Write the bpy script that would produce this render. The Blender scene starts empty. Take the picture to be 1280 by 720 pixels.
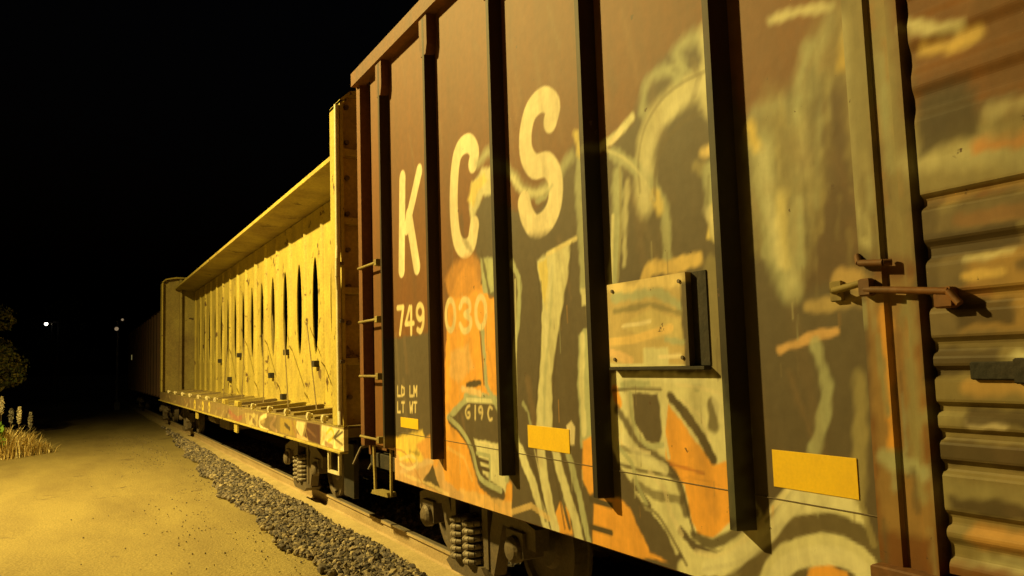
import bpy, math, random
import numpy as np
from mathutils import Vector, Matrix
random.seed(7); rng = np.random.default_rng(7)
SC = bpy.context.scene; COL = SC.collection
PI = math.pi; rad = math.radians

# ------------------------------------------------------------------ camera
F = 1000.0; H = 1.85
_r, _p, _t = rad(1.8), rad(5.2), rad(28.84)
FW = np.array([math.sin(_t)*math.cos(_p), math.cos(_t)*math.cos(_p), math.sin(_p)])
_r0 = np.array([math.cos(_t), -math.sin(_t), 0.]); _u0 = np.cross(_r0, FW)
RT = math.cos(_r)*_r0 - math.sin(_r)*_u0
UP = math.cos(_r)*_u0 + math.sin(_r)*_r0
cam = bpy.data.cameras.new('camera'); cam.sensor_width = 36; cam.lens = 36*F/1280
cam.clip_start = .05; cam.clip_end = 2000
co = bpy.data.objects.new('camera', cam); COL.objects.link(co); SC.camera = co
M4 = Matrix(((RT[0], UP[0], -FW[0], 0), (RT[1], UP[1], -FW[1], 0), (RT[2], UP[2], -FW[2], H), (0, 0, 0, 1)))
co.matrix_world = M4
SC.render.resolution_x = 1024; SC.render.resolution_y = 576

def on_x(x, y, X):
    """point of the plane X (the side of a car) seen at this photo pixel -> (along track, height)"""
    v = FW + RT*(x-640)/F - UP*(y-360)/F
    k = X/v[0]
    return (v[1]*k, H+v[2]*k)

# ------------------------------------------------------------------ world (night)
w = bpy.data.worlds.new('World'); SC.world = w; w.use_nodes = True
nt = w.node_tree; bgn = nt.nodes['Background']
sky = nt.nodes.new('ShaderNodeTexSky'); sky.sky_type = 'NISHITA'; sky.sun_disc = False
sky.sun_elevation = rad(-4.0); sky.sun_rotation = rad(140)
nt.links.new(sky.outputs[0], bgn.inputs[0]); bgn.inputs[1].default_value = 0.04
SC.view_settings.view_transform = 'Standard'; SC.view_settings.look = 'None'
SC.view_settings.exposure = 0.0; SC.view_settings.gamma = 1.0
LAMP_POS = (-6.0, 14.0, 10.0); LAMP_COL = (1.0, .74, .20); LAMP_W = 16500; LAMP_AIM = (3.0, 12.6, 0.)

# ------------------------------------------------------------------ materials
def _n(nt, t, **k):
    n = nt.nodes.new(t)
    for a, b in k.items(): setattr(n, a, b)
    return n
def mat(name, col, rough=.7, metal=0., dirt=None, dirt_amt=.5, scale=3., stretch=(1, 1, 1), bump=.0, bscale=40., attr=None, emit=None, patch=None, grain=.2):
    """procedural surface: base colour (or a painted attribute), large soiling, fine grain, bump"""
    m = bpy.data.materials.new(name); m.use_nodes = True; nt = m.node_tree; L = nt.links.new
    b = nt.nodes['Principled BSDF']; b.inputs['Roughness'].default_value = rough; b.inputs['Metallic'].default_value = metal
    b.inputs['Specular IOR Level'].default_value = .3
    tc = _n(nt, 'ShaderNodeTexCoord'); mp = _n(nt, 'ShaderNodeMapping'); L(tc.outputs['Object'], mp.inputs[0]); mp.inputs['Scale'].default_value = stretch
    if attr:
        a = _n(nt, 'ShaderNodeAttribute', attribute_name=attr); c = a.outputs['Color']
    else:
        a = _n(nt, 'ShaderNodeRGB'); a.outputs[0].default_value = (*col, 1); c = a.outputs[0]
    if patch:                                  # hard-edged flaking patches: (colour, scale, threshold)
        pn = _n(nt, 'ShaderNodeTexNoise'); pn.inputs['Scale'].default_value = patch[1]; pn.inputs['Detail'].default_value = 9; pn.inputs['Roughness'].default_value = .65
        L(tc.outputs['Object'], pn.inputs['Vector'])
        pr = _n(nt, 'ShaderNodeMapRange'); pr.inputs[1].default_value = patch[2]; pr.inputs[2].default_value = patch[2]+.035; L(pn.outputs[0], pr.inputs[0])
        px = _n(nt, 'ShaderNodeMixRGB'); px.inputs[2].default_value = (*patch[0], 1); L(pr.outputs[0], px.inputs[0]); L(c, px.inputs[1]); c = px.outputs[0]
    if dirt is not None:
        n = _n(nt, 'ShaderNodeTexNoise'); n.inputs['Scale'].default_value = scale; n.inputs['Detail'].default_value = 8; n.inputs['Roughness'].default_value = .62
        L(mp.outputs[0], n.inputs['Vector'])
        r = _n(nt, 'ShaderNodeMapRange'); r.inputs[1].default_value = .38; r.inputs[2].default_value = .72; r.inputs[4].default_value = dirt_amt; L(n.outputs[0], r.inputs[0])
        x = _n(nt, 'ShaderNodeMixRGB'); x.inputs[2].default_value = (*dirt, 1); L(r.outputs[0], x.inputs[0]); L(c, x.inputs[1]); c = x.outputs[0]
    n2 = _n(nt, 'ShaderNodeTexNoise'); n2.inputs['Scale'].default_value = bscale*1.7; n2.inputs['Detail'].default_value = 5; L(tc.outputs['Object'], n2.inputs['Vector'])
    r2 = _n(nt, 'ShaderNodeMapRange'); r2.inputs[1].default_value = .3; r2.inputs[2].default_value = .7; r2.inputs[3].default_value = 1-grain; r2.inputs[4].default_value = 1+grain*.6; L(n2.outputs[0], r2.inputs[0])
    x2 = _n(nt, 'ShaderNodeMixRGB', blend_type='MULTIPLY'); x2.inputs[0].default_value = 1; L(c, x2.inputs[1]); L(r2.outputs[0], x2.inputs[2])
    L(x2.outputs[0], b.inputs['Base Color'])
    if bump:
        bn = _n(nt, 'ShaderNodeBump'); bn.inputs['Strength'].default_value = bump; bn.inputs['Distance'].default_value = .02
        n3 = _n(nt, 'ShaderNodeTexNoise'); n3.inputs['Scale'].default_value = bscale; n3.inputs['Detail'].default_value = 8; L(tc.outputs['Object'], n3.inputs['Vector'])
        L(n3.outputs[0], bn.inputs['Height']); L(bn.outputs[0], b.inputs['Normal'])
    if emit:
        b.inputs['Emission Color'].default_value = (*emit[0], 1); b.inputs['Emission Strength'].default_value = emit[1]
    return m
BROWN = (.205, .080, .018)
M = dict(
 paint=mat('painted_car_side', BROWN, .62, attr='paint', dirt=(.10, .065, .03), dirt_amt=.42, scale=3.0, stretch=(1, 1.6, .22), bump=.10, bscale=9, grain=.10, patch=((.10, .055, .03), 11, .675)),
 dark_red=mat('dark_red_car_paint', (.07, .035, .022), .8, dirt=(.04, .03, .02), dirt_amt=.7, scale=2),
 brown=mat('rust_brown_paint', (.20, .082, .025), .65, dirt=(.10, .06, .04), dirt_amt=.7, scale=2.5, stretch=(1, 2, .5), bump=.15, bscale=18),
 steel=mat('grimy_steel', (.15, .12, .09), .6, .2, dirt=(.22, .16, .10), dirt_amt=.7, scale=9, bump=.25, bscale=30),
 spring=mat('dusty_spring_steel', (.34, .29, .23), .6, .1, dirt=(.16, .11, .07), dirt_amt=.7, scale=12, bump=.2),
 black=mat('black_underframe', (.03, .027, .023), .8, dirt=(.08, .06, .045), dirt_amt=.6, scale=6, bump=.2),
 yellow=mat('weathered_yellow_paint', (.55, .44, .10), .55, dirt=(.30, .22, .08), dirt_amt=.6, scale=2.6, stretch=(1, 1, .6), bump=.14, bscale=16, patch=((.10, .055, .03), 3.4, .61)),
 yellow_old=mat('stained_yellow_paint', (.36, .29, .09), .7, dirt=(.16, .10, .05), dirt_amt=.9, scale=1.3, stretch=(1, 1, .6), bump=.15, bscale=14, patch=((.08, .05, .03), 1.9, .62)),
 cream=mat('scuffed_pale_paint', (.80, .72, .48), .55, dirt=(.35, .25, .12), dirt_amt=.5, scale=5),
 deck=mat('worn_deck_steel', (.24, .18, .08), .7, dirt=(.10, .07, .04), dirt_amt=.8, scale=3, bump=.2),
 refl=mat('yellow_reflective_tape', (.95, .62, .03), .45, dirt=(.7, .42, .04), dirt_amt=.4, scale=6, grain=.05),
 rail=mat('dusty_rail_steel', (.50, .38, .22), .6, .0, dirt=(.34, .24, .12), dirt_amt=.7, scale=4, stretch=(1, .4, 1), bump=.2, bscale=30),
 railtop=mat('polished_rail_head', (.42, .36, .28), .35, .6, dirt=(.2, .14, .1), dirt_amt=.5, scale=3),
 concrete=mat('sandy_concrete_edge', (.56, .44, .22), .85, dirt=(.34, .26, .13), dirt_amt=.7, scale=3, bump=.3, bscale=30),
 road=mat('dusty_asphalt', (.33, .26, .10), .9, dirt=(.22, .165, .07), dirt_amt=.85, scale=1.1, stretch=(1.2, .35, 1), bump=.9, bscale=30, grain=.32, patch=((.20, .15, .07), 1.3, .63)),
 bed=mat('dark_ballast_bed', (.10, .08, .055), .95, dirt=(.19, .15, .09), dirt_amt=.8, scale=9, bump=.8, bscale=25),
 stone=mat('ballast_stone', (.2, .17, .13), .9, attr='paint', bump=.2, bscale=60),
 bark=mat('bark', (.12, .08, .05), .95, bump=.5, bscale=20),
 leaf=mat('leaf', (.07, .085, .03), .7, attr='paint'),
 straw=mat('dry_grass', (.55, .42, .16), .8, attr='paint'),
 galv=mat('galvanised_metal', (.4, .4, .38), .5, .6),
 lampglass=mat('sodium_lamp_glass', (1, .7, .3), .3, emit=((1., .6, .15), 30)),
 far_white=mat('distant_white_lamp', (1, 1, 1), .4, emit=((1., .93, .8), 5.0)),
 far_warm=mat('distant_warm_lamp', (1, .8, .5), .4, emit=((1., .72, .42), .22)),
 plate_glow=mat('marker_plate_glow', (1, .8, .5), .4, emit=((1., .85, .3), .16)),
)

# ------------------------------------------------------------------ helpers
def props(o, label=None, cat=None, group=None, kind=None):
    if label: o['label'] = label
    if cat: o['category'] = cat
    if group: o['group'] = group
    if kind: o['kind'] = kind
    return o
def empty(name, loc, label, cat, group=None, rz=0):
    o = bpy.data.objects.new(name, None); COL.objects.link(o); o.location = loc; o.rotation_euler = (0, 0, rz)
    o.empty_display_size = .3
    return props(o, label, cat, group)
def link(name, me, m, parent=None):
    for mm in (m if isinstance(m, (list, tuple)) else [m]): me.materials.append(mm)
    o = bpy.data.objects.new(name, me); COL.objects.link(o)
    if parent is not None:
        o.parent = parent
        q = parent; off = Vector((0, 0, 0))
        while q is not None: off += q.location; q = q.parent
        o.location = -off                      # meshes are written in world coordinates
    return o
class MB:
    def __init__(s): s.v = []; s.f = []; s.sm = []
    def add(s, vs, fs, smooth=False):
        b = len(s.v); s.v += [tuple(p) for p in vs]; s.f += [tuple(b+i for i in f) for f in fs]; s.sm += [smooth]*len(fs); return s
    def box(s, x0, x1, y0, y1, z0, z1):
        x0, x1 = sorted((x0, x1)); y0, y1 = sorted((y0, y1)); z0, z1 = sorted((z0, z1))
        c = min(.006, (x1-x0)*.2, (y1-y0)*.2, (z1-z0)*.2)   # eased edges
        P = []; 
        for z, k in ((z0, c), (z0+c, 0), (z1-c, 0), (z1, c)):
            P += [(x0+k, y0+k, z), (x1-k, y0+k, z), (x1-k, y1-k, z), (x0+k, y1-k, z)]
        Fs = [(3, 2, 1, 0), (12, 13, 14, 15)]
        for l in range(3):
            for i in range(4):
                a = l*4+i; b = l*4+(i+1) % 4; Fs.append((a, b, b+4, a+4))
        return s.add(P, Fs)
    def tube(s, a, b, r, r2=None, n=8):
        a = Vector(a); b = Vector(b); d = (b-a).normalized(); r2 = r if r2 is None else r2
        u = d.orthogonal().normalized(); v = d.cross(u); P = []
        for q, rr in ((a, r), (b, r2)):
            for i in range(n):
                t = 2*PI*i/n; P.append(q+u*rr*math.cos(t)+v*rr*math.sin(t))
        s.add(P, [(i, (i+1) % n, n+(i+1) % n, n+i) for i in range(n)], True)
        return s.add(P, [tuple(range(n))[::-1], tuple(range(n, 2*n))])
    def path(s, pts, r, n=7):
        for a, b in zip(pts, pts[1:]): s.tube(a, b, r, n=n)
        return s
    def prism(s, pts, x0, x1, ax='x'):
        """outline (a, b) pushed through x0..x1; ax x: (y,z)  y: (x,z)  z: (x,y)"""
        f = {'x': lambda a, b, c: (c, a, b), 'y': lambda a, b, c: (a, c, b), 'z': lambda a, b, c: (a, b, c)}[ax]
        n = len(pts); P = [f(a, b, x0) for a, b in pts]+[f(a, b, x1) for a, b in pts]
        return s.add(P, [tuple(range(n))[::-1], tuple(range(n, 2*n))]+[(i, (i+1) % n, n+(i+1) % n, n+i) for i in range(n)])
    def disc(s, x0, x1, y, z, r, n=24, prof=None):
        """turned piece on an axle along x: list of (x, radius)"""
        prof = prof or [(x0, r), (x1, r)]; P = []; Fs = []
        for (x, rr) in prof:
            for i in range(n): P.append((x, y+rr*math.cos(2*PI*i/n), z+rr*math.sin(2*PI*i/n)))
        for k in range(len(prof)-1):
            for i in range(n): Fs.append((k*n+i, k*n+(i+1) % n, (k+1)*n+(i+1) % n, (k+1)*n+i))
        s.add(P, Fs, False)
        return s.add(P, [tuple(range(n))[::-1], tuple(range((len(prof)-1)*n, len(prof)*n))])
    def build(s, name, m, parent=None):
        me = bpy.data.meshes.new(name); me.from_pydata(s.v, [], s.f)
        me.polygons.foreach_set('use_smooth', s.sm); me.update()
        import bmesh
        b = bmesh.new(); b.from_mesh(me); bmesh.ops.recalc_face_normals(b, faces=b.faces); b.to_mesh(me); b.free()
        return link(name, me, m, parent)
def np_mesh(name, V, Q, m, parent=None, cols=None, smooth=False):
    me = bpy.data.meshes.new(name); V = np.asarray(V, np.float32); Q = np.asarray(Q, np.int32); k = Q.shape[1]
    me.vertices.add(len(V)); me.vertices.foreach_set('co', V.ravel())
    me.loops.add(Q.size); me.loops.foreach_set('vertex_index', Q.ravel())
    me.polygons.add(len(Q)); me.polygons.foreach_set('loop_start', np.arange(0, Q.size, k, dtype=np.int32))
    me.polygons.foreach_set('use_smooth', np.full(len(Q), smooth))
    me.update(calc_edges=True)
    if cols is not None:
        ca = me.color_attributes.new('paint', 'FLOAT_COLOR', 'POINT')
        c4 = np.ones((len(V), 4), np.float32); c4[:, :3] = cols; ca.data.foreach_set('color', c4.ravel())
    return link(name, me, m, parent)

# ------------------------------------------------------------------ spray paint and lettering on car sides
CR = (.76, .72, .46); PG = (.47, .49, .32); OR = (.92, .43, .07); YL = (.92, .62, .05); WH = (.90, .78, .52)
DK = (.09, .065, .035); GR = (.118, .09, .058); PK = (.74, .45, .20); OL = (.24, .20, .09); RU = (.50, .24, .05)
OG = (.33, .28, .14)
PX = 2.62
def smooth(pts):
    if len(pts) < 4: return pts
    P = [np.array(p, float) for p in pts]; P = [2*P[0]-P[1]]+P+[2*P[-1]-P[-2]]; out = []
    for i in range(1, len(P)-2):
        a, b, c, d = P[i-1:i+3]
        for k in range(4):
            t = k/4; out.append(tuple(.5*(2*b+(c-a)*t+(2*a-5*b+4*c-d)*t*t+(3*b-a-3*c+d)*t**3)))
    return out+[tuple(P[-2])]
class Painter:
    def __init__(s, base, X=PX): s.crisp = True; s.base = base; s.L = []; s.X = X
    def W(s, pts): return np.array([on_x(x, y, s.X) for x, y in pts])
    def poly(s, pts, c, soft=.02, a=1.): s.L.append(('p', s.W(pts), c, soft, a, 0)); return s
    def polyw(s, pts, c, soft=.02, a=1.): s.L.append(('p', np.array(pts, float), c, soft, a, 0)); return s
    def line(s, pts, wd, c, soft=.012, a=1.): s.L.append(('l', s.W(smooth(pts)), c, soft, a, wd/2)); return s
    def linew(s, pts, wd, c, soft=.008, a=1.): s.L.append(('l', np.array(pts, float), c, soft, a, wd/2)); return s
    def __call__(s, P):
        n = len(P); out = np.empty((n, 3)); out[:] = s.base
        # wobbling of the spray edge
        wob = .005*np.sin(P[:, 0]*31+P[:, 1]*17)+.004*np.sin(P[:, 0]*13-P[:, 1]*41)+.003*np.sin(P[:, 0]*90+P[:, 1]*70)
        for kind, W, c, soft, a, hw in s.L:
            lo = W.min(0)-hw-soft*2-.03; hi = W.max(0)+hw+soft*2+.03
            idx = np.nonzero((P[:, 0] > lo[0]) & (P[:, 0] < hi[0]) & (P[:, 1] > lo[1]) & (P[:, 1] < hi[1]))[0]
            if not len(idx): continue
            p = P[idx]; d = np.full(len(p), 1e9); ins = np.zeros(len(p), bool); m = len(W)
            for i in range(m if kind == 'p' else m-1):
                A = W[i]; B = W[(i+1) % m]; ab = B-A; t = np.clip(((p-A)@ab)/max(ab@ab, 1e-9), 0, 1)
                d = np.minimum(d, np.hypot(*(p-A-t[:, None]*ab).T))
                if kind == 'p':
                    cnd = (A[1] > p[:, 1]) != (B[1] > p[:, 1])
                    with np.errstate(divide='ignore', invalid='ignore'):
                        xx = (B[0]-A[0])*(p[:, 1]-A[1])/(B[1]-A[1])+A[0]
                    ins ^= cnd & (p[:, 0] < xx)
            sd = np.where(ins, d, -d) if kind == 'p' else hw-d
            if soft > .015: sd = sd+wob[idx]*min(1., soft/.03)
            if s.crisp: soft = np.where(p[:, 1] < 2.5, soft*.5, soft*.8)
            k = np.clip(sd/soft*.5+.5, 0, 1); k = k*k*(3-2*k)*a
            out[idx] = out[idx]*(1-k[:, None])+np.array(c)*k[:, None]
        return out
def ring(cx, cy, rx, ry, a0=0, a1=360, n=14):
    return [(cx+rx*math.cos(rad(a0+(a1-a0)*i/n)), cy-ry*math.sin(rad(a0+(a1-a0)*i/n))) for i in range(n+1)]

B = Painter(BROWN)
# buffed-out grey brown field
B.poly([(556, 560), (596, 400), (594, 262), (612, 232), (640, 262), (672, 262), (690, 240), (716, 180), (752, 196), (790, 150), (806, 96), (846, 58), (890, 44), (930, 150), (1000, 120), (1070, 60), (1100, 60), (1100, 760), (1000, 760), (556, 660)], GR, .05)
B.poly([(486, 424), (548, 414), (548, 560), (486, 545)], GR, .04)
B.poly([(1015, 95), (1085, 85), (1092, 330), (990, 375)], (.12, .07, .035), .06)
# --- letters K C S
B.line([(503, 223), (502, 337)], .15, WH); B.line([(524, 214), (508, 285)], .13, WH); B.line([(511, 270), (521, 333)], .15, WH)
B.line([(591, 204), (593, 190), (586, 179), (575, 186), (569, 208), (567, 257), (571, 298), (580, 311), (589, 304), (593, 282)], .15, WH)
# cream spray crossing the C
B.poly([(586, 262), (590, 230), (602, 212), (614, 208), (622, 222), (622, 240), (604, 246), (596, 262), (590, 282)], CR, .03, .9)
B.poly([(585, 250), (590, 228), (606, 216), (610, 226), (598, 238), (592, 258)], (.82, .66, .22), .03)
B.line([(576, 272), (580, 300), (592, 318)], .05, DK, .03, .5)
B.line([(596, 205), (612, 190), (628, 204), (644, 224), (660, 240), (682, 236), (700, 214), (714, 196)], .07, PG, .05, .8)
B.line([(640, 222), (656, 240), (676, 240), (692, 232)], .05, CR, .03, .8)
B.line([(688, 150), (691, 133), (679, 124), (664, 138), (657, 165), (658, 192), (668, 208), (684, 206), (694, 224), (693, 255), (683, 276), (669, 284), (659, 270), (655, 254)], .165, WH)
B.line([(671, 252), (682, 246), (690, 232)], .03, PG, .02, .8)
# --- lower orange field under the letters
B.poly([(556, 470), (560, 378), (570, 350), (582, 330), (596, 336), (600, 356), (626, 366), (627, 500), (600, 500), (580, 498), (556, 530)], OR, .035)
B.poly([(556, 350), (566, 330), (590, 316), (604, 330), (600, 360), (580, 372), (562, 372)], (.66, .30, .06), .05, .8)
B.poly([(563, 440), (585, 430), (592, 460), (572, 480), (562, 470)], (.86, .52, .2), .05, .8)
B.poly([(556, 520), (566, 530), (584, 556), (598, 606), (626, 636), (634, 600), (690, 636), (706, 672), (700, 690), (552, 650)], OR, .03)
B.poly([(575, 610), (640, 628), (690, 650), (690, 660), (570, 630)], (.88, .56, .22), .03, .8)
B.poly([(486, 546), (548, 548), (556, 600), (580, 620), (570, 660), (480, 640)], PK, .03)
B.poly([(490, 548), (528, 538), (536, 560), (528, 580), (500, 576)], (.95, .70, .14), .05)
B.poly([(520, 556), (542, 540), (552, 560), (548, 584), (534, 580)], (.84, .42, .1), .04)
B.line([(500, 590), (522, 582), (540, 576)], .05, (.8, .55, .3), .03); B.line([(512, 564), (524, 568)], .03, DK, .03, .5)
B.poly([(526, 604), (541, 582), (552, 616)], DK, .02)
B.line([(506, 594), (538, 606), (560, 618)], .03, (.9, .66, .3), .02, .8)
# pale block, dark plate, house shaped outline
B.poly([(600, 322), (626, 322), (628, 372), (604, 366)], PG, .02); B.poly([(604, 325), (622, 325), (622, 360), (606, 356)], (.5, .52, .30), .03)
B.line([(602, 316), (612, 370), (628, 366)], .035, DK, .02, .8)
B.poly([(566, 520), (582, 498), (620, 498), (628, 556), (596, 548), (578, 530)], GR, .015)
B.poly([(592, 548), (626, 556), (634, 600), (632, 616), (604, 592)], CR, .02)
B.line([(560, 522), (582, 500), (584, 494), (622, 500)], .055, PG, .02); B.line([(584, 500), (622, 502)], .035, CR, .012)
B.line([(562, 524), (578, 540), (592, 564), (602, 600), (628, 618)], .075, DK, .02); B.line([(562, 523), (577, 538), (590, 562), (600, 597), (626, 613)], .045, PG, .015)
B.line([(596, 566), (612, 570), (612, 600)], .03, PG, .012); B.line([(598, 574), (610, 578)], .03, DK, .012); B.line([(600, 584), (611, 588)], .03, DK, .012)
B.line([(603, 414), (606, 450), (608, 480), (622, 510), (632, 560), (634, 600)], .05, PG, .025); B.line([(600, 414), (603, 450), (605, 480)], .022, DK, .015, .8)
B.line([(584, 482), (600, 478)], .05, DK, .02); B.line([(578, 486), (600, 492)], .05, (.86, .6, .3), .02)
# --- road number
WN = (.86, .70, .38)
def digit(pts, wd=.05): B.line(pts, wd, WN, .014)
digit([(497, 385), (504, 384), (500, 417)]); digit([(512, 384), (507, 405), (517, 404)], .045); digit([(514, 384), (514, 417)], .045)
digit(ring(525, 390, 4.0, 9)); digit([(529, 390), (529, 404), (526, 414), (522, 412)])
digit(ring(563, 394, 5.6, 19)); digit([(575, 384), (579, 375), (586, 377), (587, 388), (581, 393), (588, 399), (587, 410), (580, 414), (575, 406)]); digit(ring(601, 390, 6.2, 19))
# small stencil lines
GL = dict(L=[[(0, 0), (0, 1), (1, 1)]], D=[[(0, 0), (0, 1)], [(0, 0), (.9, .2)], [(.9, .2), (.9, .8)], [(.9, .8), (0, 1)]], M=[[(0, 1), (0, 0)], [(0, 0), (.5, .6)], [(.5, .6), (1, 0)], [(1, 0), (1, 1)]], T=[[(0, 0), (1, 0)], [(.5, 0), (.5, 1)]], W=[[(0, 0), (.2, 1)], [(.2, 1), (.5, .4)], [(.5, .4), (.8, 1)], [(.8, 1), (1, 0)]])
for y, txt in ((483, 'LD LM'), (503, 'LT WT')):
    for k, ch in enumerate(txt):
        for st_ in GL.get(ch, []): B.line([(497+k*5.1+a*3.5, y+b*12) for a, b in st_], .022, WN, .010, .95)
for x0, gl in ((584, [(3, -8), (0, -6), (-2, 0), (0, 7), (3, 6), (3, 1), (1, 1)]), (594, [(0, -8), (0, 8)]), (600, [(2, 0), (-1, -1), (-1, -6), (2, -7), (3, 0), (2, 7)]), (612, [(3, -6), (0, -8), (-2, 0), (0, 8), (3, 7)])):
    B.line([(x0+a, 515+b+(x0-584)*.06) for a, b in gl], .022, WN, .014, .85)
# --- panel before the second post
B.poly([(650, 296), (700, 290), (716, 300), (700, 310), (676, 320), (672, 345), (650, 345)], GR, .05)
B.poly([(671, 326), (692, 312), (713, 302), (710, 340), (702, 385), (695, 430), (690, 470), (690, 540), (670, 540), (674, 470), (677, 420), (678, 370)], CR, .025)
B.poly([(673, 330), (684, 322), (686, 360), (684, 392), (678, 370)], (.84, .70, .24), .02)
B.line([(684, 318), (720, 298)], .03, (.86, .74, .4), .012)
B.line([(690, 330), (688, 400), (682, 460), (680, 530)], .03, PG, .03, .6)
B.line([(640, 330), (649, 352), (648, 400), (643, 440), (643, 520), (648, 560)], .055, PG, .02); B.line([(644, 350), (645, 430), (646, 540)], .02, CR, .012, .7)
B.line([(728, 168), (724, 240), (728, 300), (730, 360)], .085, PG, .03, .9); B.line([(720, 168), (724, 190)], .05, (.86, .68, .2), .03)
B.line([(735, 190), (736, 400)], .05, OG, .03, .6); B.poly([(726, 362), (738, 360), (738, 382), (728, 382)], CR, .02)
B.poly([(723, 420), (729, 410), (742, 410), (742, 560), (726, 560), (722, 480)], PG, .02); B.line([(728, 420), (727, 480), (730, 540)], .05, CR, .02)
B.poly([(708, 532), (714, 526), (719, 534), (718, 556), (710, 556)], WH, .015)
B.line([(654, 505), (660, 515), (664, 535)], .03, PG, .02, .7)
# stripes on the sill of that panel
B.poly([(640, 560), (742, 566), (756, 640), (740, 700), (640, 660)], GR, .02)
B.poly([(700, 626), (712, 640), (716, 668), (700, 668), (694, 640)], OR, .02)
B.line([(650, 562), (668, 610), (684, 660)], .085, CR, .02); B.line([(658, 556), (672, 600), (682, 650)], .03, DK, .015, .7)
B.line([(676, 562), (682, 610), (694, 664)], .10, CR, .02); B.line([(694, 564), (706, 610), (716, 640), (728, 690)], .085, CR, .02)
B.line([(710, 566), (724, 620), (738, 690)], .06, PG, .02); B.line([(686, 566), (696, 600), (712, 660)], .03, GR, .015)
B.poly([(729, 552), (746, 540), (750, 612), (738, 618), (727, 600)], OR, .02)
B.poly([(742, 624), (775, 622), (790, 640), (812, 690), (836, 702), (740, 690)], OR, .02)
B.line([(738, 624), (764, 632)], .035, DK, .012); B.line([(738, 658), (764, 666)], .035, DK, .012)
# --- wide panel with loops
B.line([(742, 188), (760, 178), (778, 160), (790, 148)], .05, CR, .02); B.line([(764, 178), (776, 164)], .035, WH, .015)
B.line([(806, 252), (806, 200), (814, 160), (834, 132), (864, 108), (886, 96)], .155, CR, .05, .9)
B.line([(803, 140), (806, 112), (816, 94), (834, 88), (846, 98)], .06, PG, .04, .9)
B.line([(852, 86), (846, 66), (858, 50), (876, 48), (886, 62)], .07, PG, .05, .9); B.line([(882, 40), (884, 80), (880, 120), (892, 142)], .08, CR, .05, .8)
B.line([(824, 112), (838, 100)], .04, DK, .03, .5)
B.line([(764, 190), (792, 208), (816, 232), (830, 262), (834, 300), (834, 330)], .07, PG, .03, .9); B.line([(820, 244), (824, 262)], .07, (.86, .68, .24), .03)
B.line([(772, 220), (770, 300), (766, 360)], .09, PG, .03, .9); B.line([(780, 330), (782, 260), (784, 228)], .04, CR, .03, .6); B.line([(766, 270), (764, 355)], .025, CR, .012)
B.line([(878, 192), (896, 184)], .05, (.86, .66, .3), .03); B.line([(870, 206), (880, 212)], .06, OG, .03)
B.line([(888, 214), (892, 258)], .10, PG, .03); B.poly([(884, 270), (892, 250), (908, 270), (914, 292), (902, 302), (884, 296)], (.9, .72, .26), .03)
B.line([(905, 180), (910, 300)], .05, OG, .03, .7)
B.line([(806, 352), (812, 336), (840, 334), (872, 322)], .075, (.84, .6, .22), .03); B.line([(890, 330), (896, 500)], .09, OG, .04, .8)
# below the routing board
B.poly([(764, 466), (892, 468), (918, 484), (934, 540), (938, 620), (960, 650), (900, 720), (860, 706), (808, 640), (764, 560)], CR, .025)
B.poly([(770, 470), (812, 468), (814, 484), (772, 486)], PG, .03)
B.poly([(790, 492), (822, 492), (828, 540), (824, 556), (808, 552), (794, 530)], GR, .02); B.line([(768, 476), (776, 500), (784, 520)], .05, CR, .03)
B.line([(768, 488), (774, 504)], .06, OR, .02)
B.poly([(835, 505), (848, 522), (892, 580), (910, 576), (918, 600), (920, 648), (892, 672), (872, 668), (864, 650), (856, 608), (832, 574), (830, 530)], OR, .018)
B.line([(838, 496), (856, 516), (876, 546), (892, 574)], .055, DK, .018); B.line([(890, 506), (892, 530)], .07, (.2, .17, .1), .03); B.line([(864, 474), (872, 482)], .05, PG, .02)
B.line([(772, 512), (800, 556), (824, 572), (846, 600), (858, 640)], .05, GR, .03, .9); B.line([(774, 580), (800, 588), (846, 596)], .02, DK, .012, .8)
B.line([(792, 604), (820, 620), (852, 624)], .045, DK, .02, .7); B.line([(776, 560), (800, 566)], .03, DK, .02, .6)
B.poly([(796, 632), (816, 640), (836, 668), (850, 700), (836, 704), (808, 676)], GR, .03); B.line([(812, 632), (834, 660), (846, 690)], .03, CR, .02)
B.line([(866, 668), (892, 680), (922, 662), (944, 640)], .05, DK, .02, .9); B.line([(852, 664), (876, 688), (910, 690), (944, 662), (966, 636)], .045, GR, .02)
B.line([(918, 480), (934, 540), (936, 640)], .045, PG, .03)
B.line([(856, 712), (908, 700), (952, 668), (1000, 610)], .11, CR, .03)
# --- panel right of the big post; upper cream dulled to paint in lamp falloff
B.poly([(934, 170), (960, 110), (1010, 124), (1030, 150), (1030, 240), (1010, 340), (996, 376), (982, 366), (960, 320), (940, 320), (934, 250)], OG, .09, .7)
B.line([(950, 180), (960, 250), (972, 320), (988, 360)], .12, PG, .08, .8); B.line([(1000, 150), (1004, 220), (996, 290), (990, 350)], .09, CR, .09, .5); B.line([(945, 140), (970, 130), (1000, 124)], .06, PG, .06, .5)
B.poly([(1000, 120), (1004, 60), (1030, 14), (1078, 14), (1078, 70), (1050, 100), (1020, 124), (1000, 160)], OG, .08, .65)
B.line([(1010, 60), (1000, 100), (994, 150)], .05, PG, .05, .7); B.line([(1040, 20), (1020, 70), (1012, 120)], .05, PG, .06, .6)
for k in range(26): x0 = 940+random.random()*140; y0 = random.uniform(80, 300); B.line([(x0, y0), (x0+random.uniform(-8, 8), y0+random.uniform(30, 120))], random.uniform(.01, .03), random.choice([PG, OG, DK, (.5, .42, .2)]), .03, random.uniform(.2, .5))
B.line([(962, 26), (1000, 14), (1040, 8)], .035, CR, .03, .8); B.line([(1064, 44), (1056, 78)], .06, (.80, .56, .12), .04); B.line([(938, 160), (946, 184)], .05, (.8, .6, .16), .04)
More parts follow.
